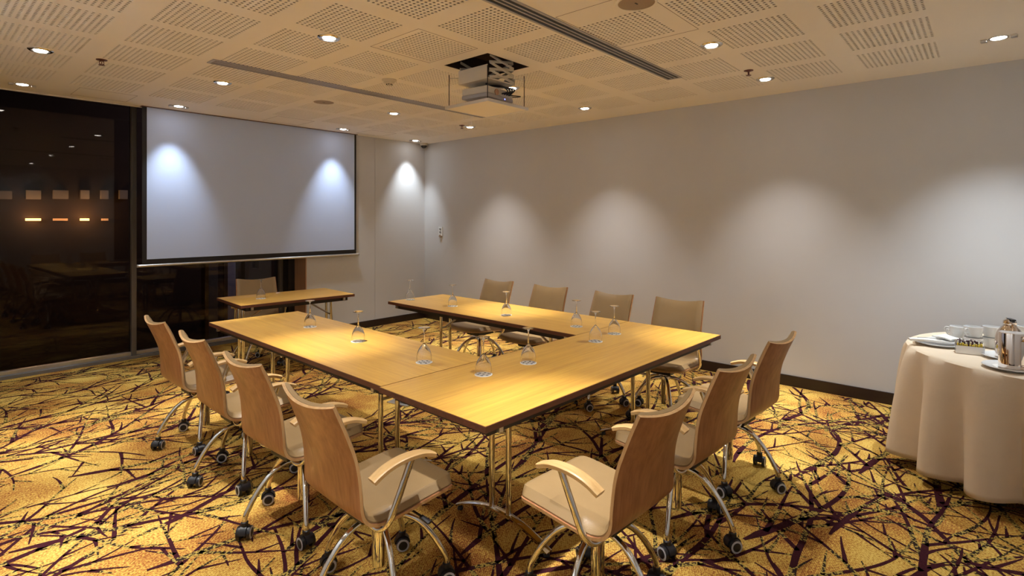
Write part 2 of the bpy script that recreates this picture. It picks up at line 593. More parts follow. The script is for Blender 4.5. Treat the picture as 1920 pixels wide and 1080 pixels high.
def washer(x, y, tilt, rz, label, watt=None, size=84):
    t = thing('washer_or_fill_light', (x, y, H), rz, label, 'spotlight', 'tilted wall washer lights')
    link('trim_ring', cone_me, t)
    link('lamp_lens', lens_me, t)
    link('gimbal_clip', wing_me, t, (-0.074, 0, 0))
    link('gimbal_clip', wing_me, t, (0.074, 0, 0))
    spot('lamp_beam', t, (0, 0.0, -0.02), (R(tilt), 0, 0), watt or LAMP_WASH, size, 1.0, (0.86, 0.95, 1.0))
    return t
rows = (-1.70, -3.45, -5.26)
cols = (-0.66, -1.84, -3.64, -4.84)
rn = ('the row nearest the screen', 'the middle row', 'the row nearest the camera')
cn = ('beside the plain right wall', 'second from the right wall', 'third from the right wall', 'farthest left from the right wall')
for a, y in enumerate(rows):
    for b_, x in enumerate(cols):
        downlight(x, y, 'round ceiling downlight in %s, %s' % (rn[a], cn[b_]))
for x, l in ((-4.78, 'small tilted ceiling light above the dark window, far left'), (-3.56, 'small tilted ceiling light over the left part of the screen'), (-1.64, 'small tilted ceiling light over the right edge of the screen')):
    washer(x, -0.33, 12, 0, l, LAMP_WASH * 0.62, 58)
washer(-0.36, -0.22, 8, R(-10), 'small tilted ceiling light in the corner beside the dome camera', LAMP_WASH * 0.8, 64)
washer(-0.75, -6.72, 2, R(-98), 'small tilted ceiling light above the buffet, top right of the photo', LAMP_WASH * 1.6, 90)
for x, l in ((-1.84, 'second from the right wall'), (-3.64, 'third from the right wall'), (-4.84, 'left of the rest')):  # unseen lights added to bounce soft fill off the near wall
    washer(x, -7.45, 30, R(180), 'unseen tilted light added as fill over the wall behind the camera, %s' % l, LAMP_WASH * 0.45, 120)
for y, l in ((-6.2, 'behind the camera'), (-4.4, 'beside the camera'), (-2.6, 'towards the dark window')):  # made-up washers, added so the left wall throws fill into the room
    washer(XL + 0.55, y, 28, R(90), 'unseen tilted light added as fill along the left wall, %s' % l, LAMP_WASH * 1.15, 120)

# ------------------------------------------------------------------ slot diffusers
def diffuser(x0, x1, yc, w, n, label):
    t = thing('linear_air_diffuser', ((x0 + x1) / 2, yc, H), 0, label, 'air vent', 'linear slot diffusers in the ceiling')
    hx = (x1 - x0) / 2
    fr = MB()
    fr.box(-hx, hx, -w / 2, -w / 2 + 0.016, -0.006, 0.004).box(-hx, hx, w / 2 - 0.016, w / 2, -0.006, 0.004)
    fr.box(-hx, -hx + 0.02, -w / 2 + 0.016, w / 2 - 0.016, -0.006, 0.004).box(hx - 0.02, hx, -w / 2 + 0.016, w / 2 - 0.016, -0.006, 0.004)
    fr.build('frame', M['greyplas'], t)
    MB().box(-hx + 0.02, hx - 0.02, -w / 2 + 0.016, w / 2 - 0.016, -0.0008, 0.003).build('duct_opening', M['black'], t)
    inner = w - 0.032
    for k in range(n):
        yk = -inner / 2 + inner * (k + 1) / (n + 1)
        MB().box(-hx + 0.02, hx - 0.02, yk - 0.0055, yk + 0.0055, -0.005, -0.0008).build('blade', M['greyplas'], t)
    return t
diffuser(-4.35, -1.18, -4.695, 0.13, 2, 'long slotted air diffuser running past the projector, nearest the camera')
diffuser(-3.96, -1.00, -2.32, 0.13, 3, 'long slotted air diffuser between projector and screen')

# ------------------------------------------------------------------ speakers, detectors, sprinklers, dome camera
def ceil_speaker(x, y, label, r=0.115):
    t = thing('ceiling_speaker', (x, y, H), 0, label, 'speaker', 'round ceiling speakers')
    MB().ring([(r * 0.86, -0.002), (r * 0.86, -0.006), (r * 0.96, -0.007), (r, 0.0)], 36).build('rim', M['ceiling'], t, True)
    MB().lathe([(r * 0.86, -0.001), (r * 0.86, -0.004), (r * 0.3, -0.0055), (0.004, -0.0056)], 36).build('grille', M['speaker'], t, True)
    MB().box(-0.012, 0.012, -0.004, 0.004, -0.0075, -0.005).build('badge', M['black'], t)
ceil_speaker(-2.83, -5.23, 'round brown ceiling speaker cut by the top edge of the photo')
ceil_speaker(-2.66, -1.65, 'round brown ceiling speaker near the projection screen')
t = thing('smoke_detector', (-2.74, -2.86, H), 0, 'cream smoke detector on the ceiling left of the projector', 'smoke detector')
MB().lathe([(0.062, 0.0), (0.062, -0.008), (0.048, -0.014), (0.045, -0.022)], 28).build('base_plate', M['offwhite'], t, True)
MB().lathe([(0.040, -0.022), (0.040, -0.030), (0.026, -0.036), (0.022, -0.044), (0.008, -0.047)], 24).build('sensor_head', M['offwhite'], t, True)
for k in range(8):
    a = 2 * PI * k / 8
    MB().box(0.0225, 0.0265, -0.004, 0.004, -0.046, -0.037, 0, Matrix.Rotation(a, 4, 'Z')).build('vent_fin', M['black'], t)
def sprinkler(x, y, label):
    t = thing('fire_sprinkler', (x, y, H), 0, label, 'sprinkler', 'fire sprinkler heads')
    MB().lathe([(0.036, 0.0), (0.034, -0.004), (0.018, -0.006), (0.014, -0.010)], 20).build('escutcheon', M['copper'], t, True)
    y_ = MB()
    for s in (-1, 1):
        y_.tube([(0.004 * s, 0, -0.008), (0.014 * s, 0, -0.018), (0.014 * s, 0, -0.028), (0.003 * s, 0, -0.038)], 0.003, n=6)
    y_.build('yoke', M['copper'], t, True)
    MB().lathe([(0.002, -0.010), (0.003, -0.024), (0.002, -0.036)], 8).build('bulb', M['copper'], t, True)
    MB().lathe([(0.020, -0.038), (0.020, -0.041), (0.004, -0.042)], 16).build('deflector', M['copper'], t, True)
sprinkler(-4.50, -1.74, 'copper fire sprinkler at the left, above the dark window')
sprinkler(-1.02, -5.24, 'copper fire sprinkler beside a downlight near the right wall')
sprinkler(-0.80, -1.70, 'copper fire sprinkler near the far right corner of the room')
t = thing('dome_camera', (-0.075, -0.075, H), 0, 'small white dome security camera in the far corner under the ceiling', 'security camera')
MB().lathe([(0.062, 0.0), (0.062, -0.030), (0.055, -0.036)], 24).build('housing', M['offwhite'], t, True)
MB().lathe([(0.047, -0.034), (0.044, -0.050), (0.033, -0.066), (0.016, -0.076), (0.003, -0.078)], 24).build('dome', M['black'], t, True)

# ------------------------------------------------------------------ projector on its scissor lift
PXc, PYc = cxs[3], cys[5]
lift = thing('projector_lift', (PXc, PYc, 0), 0, 'scissor lift lowered through the square ceiling opening', 'projector lift')
MB().box(-0.225, 0.225, -0.225, 0.225, 2.398, 2.408).build('closure_panel', M['ceiling'], lift, bevel=0.002)
fr = MB()
for s in (-1, 1):
    fr.box(-0.227, 0.227, s * 0.226 - 0.003, s * 0.226 + 0.003, 2.396, 2.418).box(s * 0.226 - 0.003, s * 0.226 + 0.003, -0.223, 0.223, 2.396, 2.418)
fr.build('panel_rim', M['alu'], lift)
for sx in (-1, 1):
    for sy in (-1, 1):
        MB().tube([(sx * 0.205, sy * 0.205, 2.408), (sx * 0.205, sy * 0.205, 2.66)], 0.0035, n=6).build('threaded_rod', M['black'], lift)
        MB().tube([(sx * 0.205, sy * 0.205, 2.635), (sx * 0.14, sy * 0.14, 2.635)], 0.003, n=6).build('rod_bracket', M['steel'], lift)
MB().box(-0.155, 0.155, -0.155, 0.155, 2.585, 2.595).box(-0.155, -0.150, -0.155, 0.155, 2.595, 2.69).box(0.150, 0.155, -0.155, 0.155, 2.595, 2.635).build('carriage', M['offwhite'], lift, bevel=0.002)
for sy in (-1, 1):
    for z0 in (2.60, 2.655, 2.71):
        for s in (-1, 1):
            MB().tube([(-0.135 * s, sy * 0.157, z0), (0.135 * s, sy * 0.157 + 0.006 * s, z0 + 0.05)], 0.003, 0.011, n=8).build('scissor_arm', M['offwhite'], lift)
for sx in (1,):
    for z0 in (2.60, 2.655, 2.71):
        for s in (-1, 1):
            MB().tube([(sx * 0.160, -0.135 * s, z0), (sx * 0.160 + 0.006 * s, 0.135 * s, z0 + 0.05)], 0.003, 0.011, n=8).build('scissor_arm', M['offwhite'], lift)
MB().box(-0.21, 0.21, -0.21, 0.21, 2.86, 2.88).box(-0.234, -0.225, -0.234, 0.234, H + 0.001, 3.0).box(0.225, 0.234, -0.234, 0.234, H + 0.001, 3.0).box(-0.225, 0.225, -0.234, -0.225, H + 0.001, 3.0).box(-0.225, 0.225, 0.225, 0.234, H + 0.001, 3.0).build('shaft', M['plenum'], lift)
MB().tube([(-0.05, -0.05, 2.60), (-0.05, -0.05, 2.54)], 0.012, n=10).tube([(0.05, 0.05, 2.60), (0.05, 0.05, 2.54)], 0.012, n=10).build('mounting_post', M['black'], lift)
pj = thing('projector', (PXc + 0.01, PYc, 2.46), R(6), 'grey and white projector hanging under the ceiling lift', 'projector')
MB().box(-0.165, 0.165, -0.125, 0.125, 0.0, 0.030).build('lower_case', M['greyplas'], pj, bevel=0.010)
MB().box(-0.162, 0.162, -0.122, 0.122, 0.030, 0.082).build('upper_case', M['offwhite'], pj, bevel=0.010)
MB().tube([(0.09, 0.115, 0.052), (0.09, 0.155, 0.052)], 0.034, n=20).build('lens_barrel', M['black'], pj, True)
MB().tube([(-0.05, -0.118, 0.05), (-0.05, -0.128, 0.05)], 0.024, n=20).build('exhaust_fan', M['jamb'], pj, True)
for k in range(4):
    MB().tube(catmull([(0.02 + 0.03 * k, -0.12, 0.05), (0.03 + 0.03 * k, -0.17, 0.06 + 0.01 * k), (0.0 + 0.02 * k, -0.14, 0.10), (-0.02, -0.02, 0.12)], 5), 0.006, n=6).build('cable', M['black'], pj, True)
MB().tube(catmull([(0.09, -0.13, 0.05), (0.20, -0.17, 0.055), (0.26, -0.06, 0.075), (0.17, 0.02, 0.085)], 7), 0.004, n=6).build('cable', M['black'], pj, True)
MB().box(-0.06, -0.02, -0.06, 0.02, -0.001, 0.001).build('rating_label', M['copper'], pj)
MB().box(0.05, 0.056, -0.127, -0.124, 0.010, 0.016).build('status_light', M['blueled'], pj)

# ------------------------------------------------------------------ projection screen
sx0, sx1, sz0, sz1 = -3.815, -1.265, 1.145, H - 0.004
YS = -0.05
scr = thing('projection_screen', ((sx0 + sx1) / 2, YS, 0), 0, 'large white roll-down projection screen with black border', 'projection screen')
hx = (sx1 - sx0) / 2
MB().box(-hx, hx, -0.002, 0.002, sz0 - 0.07, sz1).build('black_border', M['screenblack'], scr)
MB().box(-hx + 0.042, hx - 0.03, -0.0035, -0.002, sz0 - 0.015, sz1).build('screen_surface', M['screen'], scr)
MB().tube([(-hx - 0.035, 0, sz0 - 0.082), (hx + 0.03, 0, sz0 - 0.082)], 0.014, n=12).build('bottom_bar', M['alu'], scr, True)
for s in (-1, 1):
    MB().tube([(s * (hx + 0.03), 0, sz0 - 0.082), (s * (hx + 0.045), 0, sz0 - 0.082)], 0.016, n=12).build('bar_end_cap', M['greyplas'], scr, True)
MB().box(-hx - 0.01, hx + 0.01, -0.03, 0.03, H - 0.006, H - 0.001).build('ceiling_slot_trim', M['copper'], scr)

# ------------------------------------------------------------------ socket plate on the right wall
sw = thing('wall_socket_plate', (-0.001, -0.385, 1.37), 0, 'small white socket plate on the right wall near the corner', 'wall socket')
MB().box(-0.010, 0.0, -0.042, 0.042, -0.075, 0.065).build('plate', M['white'], sw, bevel=0.003)
for k in range(2):
    z = 0.024 - 0.048 * k
    MB().box(-0.0125, -0.010, -0.026, 0.016, z - 0.019, z + 0.019).build('socket_module', M['white'], sw, bevel=0.001)
    MB().box(-0.0140, -0.0125, -0.020, 0.022, z + 0.006, z + 0.016).build('socket_slot', M['black'], sw)
    MB().box(-0.0140, -0.0125, -0.020, -0.012, z - 0.016, z + 0.006).build('socket_slot', M['black'], sw)
    MB().box(-0.0140, -0.0125, 0.003, 0.010, z - 0.012, z + 0.006).build('socket_slot', M['black'], sw)
MB().tube([(-0.006, 0, -0.076), (-0.022, 0, -0.076)], 0.022, n=14).build('knob', M['speaker'], sw, True)

# ------------------------------------------------------------------ tables
TZ = 0.742
def table(x, y, L, W, rz, label, group='conference tables set in a U', inset=0.46):
    t = thing('conference_table', (x, y, 0), rz, label, 'table', group)
    hl, hw = L / 2, W / 2
    MB().box(-hl + 0.003, hl - 0.003, -hw + 0.003, hw - 0.003, TZ - 0.026, TZ).build('tabletop', M['table'], t)
    e = MB()
    z0, z1 = TZ - 0.027, TZ - 0.0012
    e.box(-hl, hl, -hw, -hw + 0.003, z0, z1).box(-hl, hl, hw - 0.003, hw, z0, z1)
    e.box(-hl, -hl + 0.003, -hw + 0.003, hw - 0.003, z0, z1).box(hl - 0.003, hl, -hw + 0.003, hw - 0.003, z0, z1)
    e.build('edge_band', M['tedge'], t)
    u = MB()
    a, b_ = hl - 0.06, hw - 0.045
    z0, z1 = TZ - 0.066, TZ - 0.027
    u.box(-a, a, -b_, -b_ + 0.025, z0, z1).box(-a, a, b_ - 0.025, b_, z0, z1)
    u.box(-a, -a + 0.025, -b_ + 0.025, b_ - 0.025, z0, z1).box(a - 0.025, a, -b_ + 0.025, b_ - 0.025, z0, z1)
    u.build('underframe', M['blackmetal'], t)
    for s in (-1, 1):
        lx = s * (hl - inset)
        # arched chrome foot across the table
        arch = [(lx, v * (hw - 0.055), 0.022 + 0.078 * (1 - abs(v) ** 2.0)) for v in [k / 9 - 1 for k in range(19)]]
        ft = MB().tube(arch, 0.022, 0.010, n=8)
        fo = ft.build('foot', M['chrome'], t, True)
        for w in (-1, 1):
            MB().lathe([(0.014, 0.0), (0.016, 0.006), (0.012, 0.018)], 12, 0, Matrix.Translation((lx, w * (hw - 0.07), 0))).build('glide', M['black'], fo)
        for w in (-1, 1):
            MB().tube([(lx, w * 0.058, 0.096), (lx, w * 0.058, TZ - 0.050)], 0.0145, n=14).build('leg', M['chrome'], t, True)
        MB().box(lx - 0.03, lx + 0.03, -b_, b_, TZ - 0.062, TZ - 0.045).build('leg_crossbar', M['blackmetal'], t)
        MB().tube([(lx, 0.0, 0.50), (lx - s * 0.02, 0.0, 0.515), (lx - s * 0.30, 0.0, TZ - 0.05)], 0.009, n=8).build('folding_brace', M['steel'], t, True)
        MB().tube([(lx, -0.058, 0.50), (lx, 0.058, 0.50)], 0.009, n=8).build('brace_bar', M['steel'], t, True)
    for sx in (-1, 1):
        for sy in (-1, 1):
            MB().box(sx * (hl - 0.11) - 0.012, sx * (hl - 0.11) + 0.012, sy * (hw - 0.03) - 0.01, sy * (hw - 0.03) + 0.01, TZ - 0.058, TZ - 0.027).build('linking_clip', M['steel'], t, bevel=0.002)
    return t
RT = R(-1.5)
def quad_center(*p):
    return (sum(q[0] for q in p) / len(p), sum(q[1] for q in p) / len(p))
# near table: outer near-left corner A, near-right corner B
A, B = Vector((-3.985, -5.205)), Vector((-1.69, -5.268))
ux = (B - A).normalized()
rt = math.atan2(ux.y, ux.x)
uy = Vector((-ux.y, ux.x))
Ln, Wn = (B - A).length, 0.735
c = A + ux * Ln / 2 + uy * Wn / 2
table(c.x, c.y, Ln, Wn, rt, 'long oak table closest to the camera, closing the U of tables')
S0 = A + uy * (Wn + 0.002)
LA = 2.38
c = S0 + ux * 0.355 + uy * LA / 2 + ux * 0.018
table(c.x, c.y, LA, 0.72, rt + PI / 2, 'long oak table on the left arm of the U, beside four wooden chair backs')
S1 = S0 + ux * Ln
LB = 2.28
c = S1 - ux * 0.345 + uy * LB / 2 - ux * 0.0
table(c.x, c.y, LB, 0.70, rt + PI / 2, 'long oak table on the right arm of the U, along the plain wall')
table(-2.775, -1.115, 1.16, 0.73, R(-4.3), 'short oak presenter table standing alone below the screen', 'presenter table', 0.12)

fb = thing('floor_socket_box', (-2.66, -2.95, 0.0), R(12), 'steel floor socket box in the carpet between the tables', 'floor socket')
MB().box(-0.085, 0.085, -0.11, 0.11, 0.0, 0.008).build('lid', M['steel'], fb, bevel=0.002)
for k in range(3):
    MB().box(-0.05 + 0.04 * k, -0.03 + 0.04 * k, -0.07, 0.0, 0.008, 0.0095).build('cable_slot', M['black'], fb)

# ------------------------------------------------------------------ chairs
prof = catmull([(-0.335, 0.865), (-0.285, 0.755), (-0.243, 0.64), (-0.222, 0.54), (-0.208, 0.475), (-0.180, 0.432), (-0.125, 0.414), (-0.03, 0.418), (0.10, 0.430), (0.195, 0.436), (0.228, 0.430)], 4)
prof = [(p[0], p[1]) for p in prof]
NP = len(prof)
def half_w(s):
    # s 0..1 from top of the back to the seat front
    if s < 0.5:
        return 0.205 + 0.02 * (s / 0.5)
    w = 0.225 + 0.012 * ((s - 0.5) / 0.5)
    if s > 0.84:
        w -= 0.050 * ((s - 0.84) / 0.16) ** 3
    return w
def shell_pt(i, t, off):
    """point on the shell's front surface: profile index i, lateral t in -1..1, off = offset towards the sitter"""
    y, z = prof[i]
    a, b_ = prof[max(0, i - 1)], prof[min(NP - 1, i + 1)]
    ty, tz = b_[0] - a[0], b_[1] - a[1]
    l = math.hypot(ty, tz)
    ny, nz = -tz / l, ty / l          # towards sitter / up
    s = i / (NP - 1)
    back = max(0.0, 1 - s / 0.42)
    seat = max(0.0, (s - 0.55) / 0.45)
    curve = (0.027 * min(1, back * 1.6) + 0.003) * (t * t)
    dip = -0.010 * seat * (1 - t * t) * 0.6
    top = 0.014 * (t * t) * max(0.0, 1 - s / 0.12)
    o = off + curve + dip
    fwd = 0.026 * (1 - abs(t) ** 3) * max(0.0, (s - 0.8) / 0.2) ** 1.5
    return (t * half_w(s), y + ny * o + fwd, z + nz * o + top)
NL = 16
ts = [-1 + 2 * k / NL for k in range(NL + 1)]
def thick(i0, i1, f0, f1, tscale=1.0):
    """closed sheet between offsets f0(i,t) and f1(i,t)"""
    mb = MB()
    n = NL + 1
    rows_ = list(range(i0, i1 + 1))
    v = [shell_pt(i, t * tscale, f0(i, t)) for i in rows_ for t in ts] + [shell_pt(i, t * tscale, f1(i, t)) for i in rows_ for t in ts]
    m_ = len(rows_)
    o = m_ * n
    f, mi = [], []
    for a in range(m_ - 1):
        for k in range(NL):
            p = a * n + k
            f.append((p, p + 1, p + n + 1, p + n)); mi.append(0)
            f.append((o + p, o + p + n, o + p + n + 1, o + p + 1)); mi.append(0)
    for a in range(m_ - 1):
        for k in (0, NL):
            p = a * n + k
            f.append((p, p + n, o + p + n, o + p)); mi.append(1)
    for k in range(NL):
        for a in (0, m_ - 1):
            p = a * n + k
            f.append((p, o + p, o + p + 1, p + 1)); mi.append(1)
    mb.v, mb.f, mb.m = v, f, mi
    return mb
ISPLIT = next(i for i, p in enumerate(prof) if p[0] > -0.19 and i > 10)
def pad_th(lo, hi, full, ramp=False):
    def fn(i, t):
        full_ = full if not ramp else 0.024 + (full - 0.024) * min(1.0, (i - ISPLIT) / 10)
        e = min(1.0, (1 - abs(t)) / 0.14)
        g = 1.0
        if lo is not None:
            g = min(g, (i - lo) / 2.2)
        if hi is not None:
            g = min(g, (hi - i) / 2.2)
        q = max(0.0, min(1.0, e)) ** 0.5 * (max(0.0, g) ** 0.5)
        return 0.006 + (full_ - 0.006) * q
    return fn
def make_chair():
    t = thing('conference_chair', (0, 0, 0), 0, 'x', 'chair', 'oak-backed swivel chairs around the tables')
    thick(0, NP - 1, lambda i, q: -0.012, lambda i, q: 0.0).build('plywood_shell', [M['shell'], M['plyedge']], t, True)
    thick(0, ISPLIT, lambda i, q: 0.001, pad_th(-0.8, None, 0.024), 0.965).build('back_pad', [M['leather'], M['leather']], t, True)
    thick(ISPLIT, NP - 1, lambda i, q: 0.001, pad_th(None, NP - 1 + 0.5, 0.036, True), 0.965).build('seat_pad', [M['leather'], M['leather']], t, True)
    for s in (-1, 1):
        pts = catmull([(s * 0.252, 0.085, 0.617), (s * 0.254, 0.02, 0.638), (s * 0.252, -0.06, 0.640), (s * 0.248, -0.13, 0.624), (s * 0.244, -0.185, 0.596)], 4)
        am = MB().tube(pts, 0.026, 0.0095, n=12, square=True).build('armrest', M['arm'], t, True)
        st = catmull([(s * 0.252, -0.015, 0.628), (s * 0.250, -0.045, 0.56), (s * 0.246, -0.085, 0.47), (s * 0.238, -0.108, 0.415), (s * 0.205, -0.12, 0.382), (s * 0.150, -0.122, 0.376), (s * 0.05, -0.10, 0.386)], 5)
        MB().tube(st, 0.011, 0.0155, n=12, up=(0, 1, 0.3)).build('arm_strut', M['chrome'], am, True)
    MB().box(-0.085, 0.085, -0.13, 0.10, 0.352, 0.405).build('tilt_mechanism', M['black'], t, bevel=0.008)
    MB().tube([(0.06, 0.03, 0.37), (0.17, 0.05, 0.372), (0.225, 0.06, 0.362)], 0.005, n=6).tube([(0.215, 0.058, 0.363), (0.262, 0.066, 0.352)], 0.012, 0.006, n=8).build('height_lever', M['black'], t, True)
    MB().lathe([(0.024, 0.355), (0.024, 0.325), (0.045, 0.322), (0.047, 0.300), (0.028, 0.296), (0.027, 0.105), (0.020, 0.098)], 20).build('gas_column', M['chrome'], t, True)
    leg = catmull([(0.035, 0, 0.312), (0.10, 0, 0.306), (0.165, 0, 0.272), (0.225, 0, 0.205), (0.270, 0, 0.130), (0.282, 0, 0.098), (0.283, 0, 0.075)], 4)
    leg_me = MB().tube(leg, 0.0125, n=10, up=(0, 1, 0)).mesh('base_leg', M['chrome'], True)
    hood = MB()
    hood.lathe([(0.013, 0.086), (0.017, 0.082), (0.017, 0.066), (0.012, 0.062)], 12)
    hp = []
    for k in range(9):
        a = PI * k / 8
        hp.append((0.036 * math.cos(a), 0.036 * math.sin(a)))
    n = len(hp)
    v = [(x, -0.015, z + 0.032) for x, z in hp] + [(x, 0.015, z + 0.032) for x, z in hp]
    f = [(k, k + 1, n + k + 1, n + k) for k in range(n - 1)] + [tuple(range(n)), tuple(range(2 * n - 1, n - 1, -1)), (0, n, 2 * n - 1, n - 1)]
    hood.add(v, f)
    hood_me = hood.mesh('caster_housing', M['black'], True)
    wh = MB()
    rot = Matrix.Rotation(R(90), 4, 'X')
    wh.lathe([(0.020, -0.0085), (0.030, -0.0085), (0.031, 0.004), (0.029, 0.0085)], 18, 0, rot, caps=False)
    wh.lathe([(0.029, 0.0085), (0.0205, 0.0098)], 18, 1, rot, caps=False)
    wh.lathe([(0.0205, 0.0098), (0.016, 0.0115), (0.004, 0.0125)], 18, 0, rot)
    wh_me = wh.mesh('caster_wheel', [M['black'], M['greyring']], True)
    for k in range(5):
        lg = link('base_leg', leg_me, t, (0, 0, 0), 2 * PI * k / 5 + 0.3)
        ca = rnd.uniform(0, 2 * PI)
        link('caster_housing', hood_me, lg, (0.283, 0, 0), ca)
        for s in (-1, 1):
            w = link('caster_wheel', wh_me, lg, (0.283 + 0.0245 * -math.sin(ca) * s, 0.0245 * math.cos(ca) * s, 0.031), ca + (0 if s < 0 else PI))
    return t
proto = make_chair()
F_ = R(-90)      # chair's own forward is +Y; rotation needed to face +X is -90 degrees
chairs = [
    (-4.06, -2.52, -90, 'oak-backed swivel chair on the left side, farthest back by the dark window'),
    (-4.08, -3.27, -91, 'oak-backed swivel chair on the left side, second from the dark window'),
    (-4.105, -4.00, -89, 'oak-backed swivel chair on the left side, third from the dark window'),
    (-4.165, -4.755, -92, 'oak-backed swivel chair in the left foreground, nearest the camera of its row'),
    (-3.63, -5.49, -3, 'oak-backed swivel chair in the front centre, seen with its whole tan seat'),
    (-2.90, -5.49, -4, 'oak-backed swivel chair in the front row, the middle one of three'),
    (-2.17, -5.49, -4, 'oak-backed swivel chair in the front row, closest to the plain wall'),
    (-1.475, -2.68, 91, 'brown leather chair front along the plain wall, farthest from the camera'),
    (-1.51, -3.41, 91, 'brown leather chair front along the plain wall, second from the far end'),
    (-1.54, -4.12, 86, 'brown leather chair front along the plain wall, third from the far end'),
    (-1.505, -4.76, 93, 'brown leather chair front along the plain wall, nearest the camera at the table corner'),
    (-2.90, -0.785, 167, 'lone chair behind the presenter table, below the screen'),
]
srcs = None
for i, (x, y, a, l) in enumerate(chairs):
    o = proto if i == 0 else copy_tree(proto)
    o.location = (x, y, 0)
    o.rotation_euler = (0, 0, R(a))
    o['label'] = l
    spin = rnd.uniform(0, 2 * PI)
    spin = R(126 + rnd.uniform(-9, 9))
    for k, ch in enumerate([c for c in o.children if c.name.startswith('base_leg')]):
        ch.rotation_euler = (0, 0, spin + 2 * PI * k / 5)

# ------------------------------------------------------------------ upturned wine glasses on paper coasters
bowl = [(0.0395, 0.003), (0.0407, 0.003), (0.0425, 0.020), (0.0425, 0.036), (0.0390, 0.056), (0.0315, 0.075), (0.0210, 0.091), (0.0110, 0.102), (0.0060, 0.109), (0.0040, 0.106), (0.0085, 0.099), (0.0185, 0.0875), (0.0295, 0.072), (0.0375, 0.054), (0.0412, 0.036), (0.0412, 0.020)]
bowl_me = MB().ring(bowl + [], 28).mesh('bowl', M['glass'], True)
# close the crown of the bowl with the stem
stem_me = MB().lathe([(0.0058, 0.1065), (0.0050, 0.112), (0.0040, 0.125), (0.0036, 0.150), (0.0042, 0.178), (0.0075, 0.190)], 14).mesh('stem', M['glass'], True)
foot_me = MB().lathe([(0.008, 0.1895), (0.020, 0.1935), (0.0335, 0.1960), (0.0345, 0.1972), (0.0335, 0.1982), (0.004, 0.1985)], 28).mesh('foot', M['glass'], True)
coaster_me = MB().lathe([(0.0465, 0.0), (0.0470, 0.0008), (0.0465, 0.0016)], 32).mesh('paper_disc', M['paper'])
mot = MB()
for k in range(7):
    a = 2 * PI * k / 6
    px, py = (0, 0) if k == 6 else (0.028 * math.cos(a), 0.028 * math.sin(a))
    n = 10
    v = [(px + 0.0085 * math.cos(2 * PI * q / n) * (1.0 if k % 2 else 0.8), py + 0.006 * math.sin(2 * PI * q / n), 0.0018) for q in range(n)]
    v += [(p[0], p[1], 0.0014) for p in v]
    mot.add(v, [tuple(range(n))] + [(q, (q + 1) % n, n + (q + 1) % n, n + q) for q in range(n)])
motif_me = mot.mesh('printed_motif', M['print'])
glasses = [
    (-3.05, -1.11, 'on the presenter table below the screen'),
    (-3.45, -2.85, 'on the left table, the one nearest the screen'),
    (-3.48, -3.54, 'on the left table, middle one, in bright light'),
    (-3.53, -4.28, 'on the left table, the one nearest the table joint'),
    (-3.48, -4.70, 'on the near table, farthest left and largest in the photo'),
    (-3.15, -4.73, 'on the near table, second from the left'),
    (-2.44, -4.72, 'on the near table, third from the left'),
    (-2.15, -4.69, 'on the near table, farthest right toward the wall'),
    (-2.11, -4.34, 'on the right table, nearest the joint with the near table'),
    (-2.10, -3.62, 'on the right table, second from the near joint'),
    (-2.08, -2.93, 'on the right table, third from the near joint'),
    (-2.09, -2.31, 'on the right table, at the far end toward the screen'),
]
for x, y, w in glasses:
    c_ = thing('coaster', (x, y, TZ), rnd.uniform(0, 6), 'round white printed paper coaster %s' % w, 'coaster', 'paper coasters under the glasses')
    link('paper_disc', coaster_me, c_)
    link('printed_motif', motif_me, c_)
    g = thing('wine_glass', (x, y, TZ + 0.0019 - 0.003), rnd.uniform(0, 6), 'clear upturned wine glass %s' % w, 'wine glass', 'upturned wine glasses')
    link('bowl', bowl_me, g)
    link('stem', stem_me, g)
    link('foot', foot_me, g)

# ------------------------------------------------------------------ buffet table in the right foreground
BX, BY, BR_ = -1.0, -7.0, 0.735
bt = thing('round_banquet_table', (BX, BY, 0), 0, 'round table hidden beneath the cream floor-length cloth', 'table')
MB().lathe([(BR_ - 0.012, 0.712), (BR_ - 0.008, 0.724), (BR_ - 0.012, 0.738)], 48).build('tabletop', M['jamb'], bt)
for k in range(4):
    a = PI / 4 + k * PI / 2 + 0.3
    MB().tube([(0.60 * math.cos(a), 0.60 * math.sin(a), 0.0), (0.52 * math.cos(a), 0.52 * math.sin(a), 0.715)], 0.022, n=10).build('leg', M['black'], bt)
cl = MB()
NT, NZ = 240, 22
folds = 17
rf = random.Random(5)
ph = [rf.uniform(-0.25, 0.25) for _ in range(folds)]
am_ = [rf.uniform(0.75, 1.25) for _ in range(folds)]
def cloth_r(a, d):
    # d 0 at the table edge .. 1 at the hem
    u = ((a - R(121)) / (2 * PI) * folds) % folds
    k = int(u) % folds
    fr = u - int(u)
    bulge = (0.5 - 0.5 * math.cos(2 * PI * fr)) ** 0.9 * am_[k]
    crease = -0.050 * math.exp(-(min(fr, 1 - fr) / 0.16) ** 2)
    return BR_ + 0.006 + d ** 0.55 * (0.004 + 0.105 * bulge + crease * min(1, d * 2.5)) + 0.010 * d * math.sin(3 * a + 1)
v, f = [], []
ZT = 0.744
rings = [(0.0, None), (0.35, None), (0.65, None)]
verts = [(0, 0, ZT)]
for r_ in (0.2, 0.45, 0.66, 0.715, 0.728):
    for k in range(NT):
        a = 2 * PI * k / NT
        verts.append((r_ * math.cos(a), r_ * math.sin(a), ZT - (0.0012 if r_ > 0.72 else 0)))
for q in range(NZ + 1):
    d = q / NZ
    for k in range(NT):
        a = 2 * PI * k / NT
        rr = cloth_r(a, d)
        hem = 0.085 + 0.018 * math.sin(2 * a + 0.6)
        z = ZT - 0.008 - d * (ZT - 0.008 - hem)
        verts.append((rr * math.cos(a), rr * math.sin(a), z))
nr = 5 + NZ + 1
faces = [(0, 1 + k, 1 + (k + 1) % NT) for k in range(NT)]
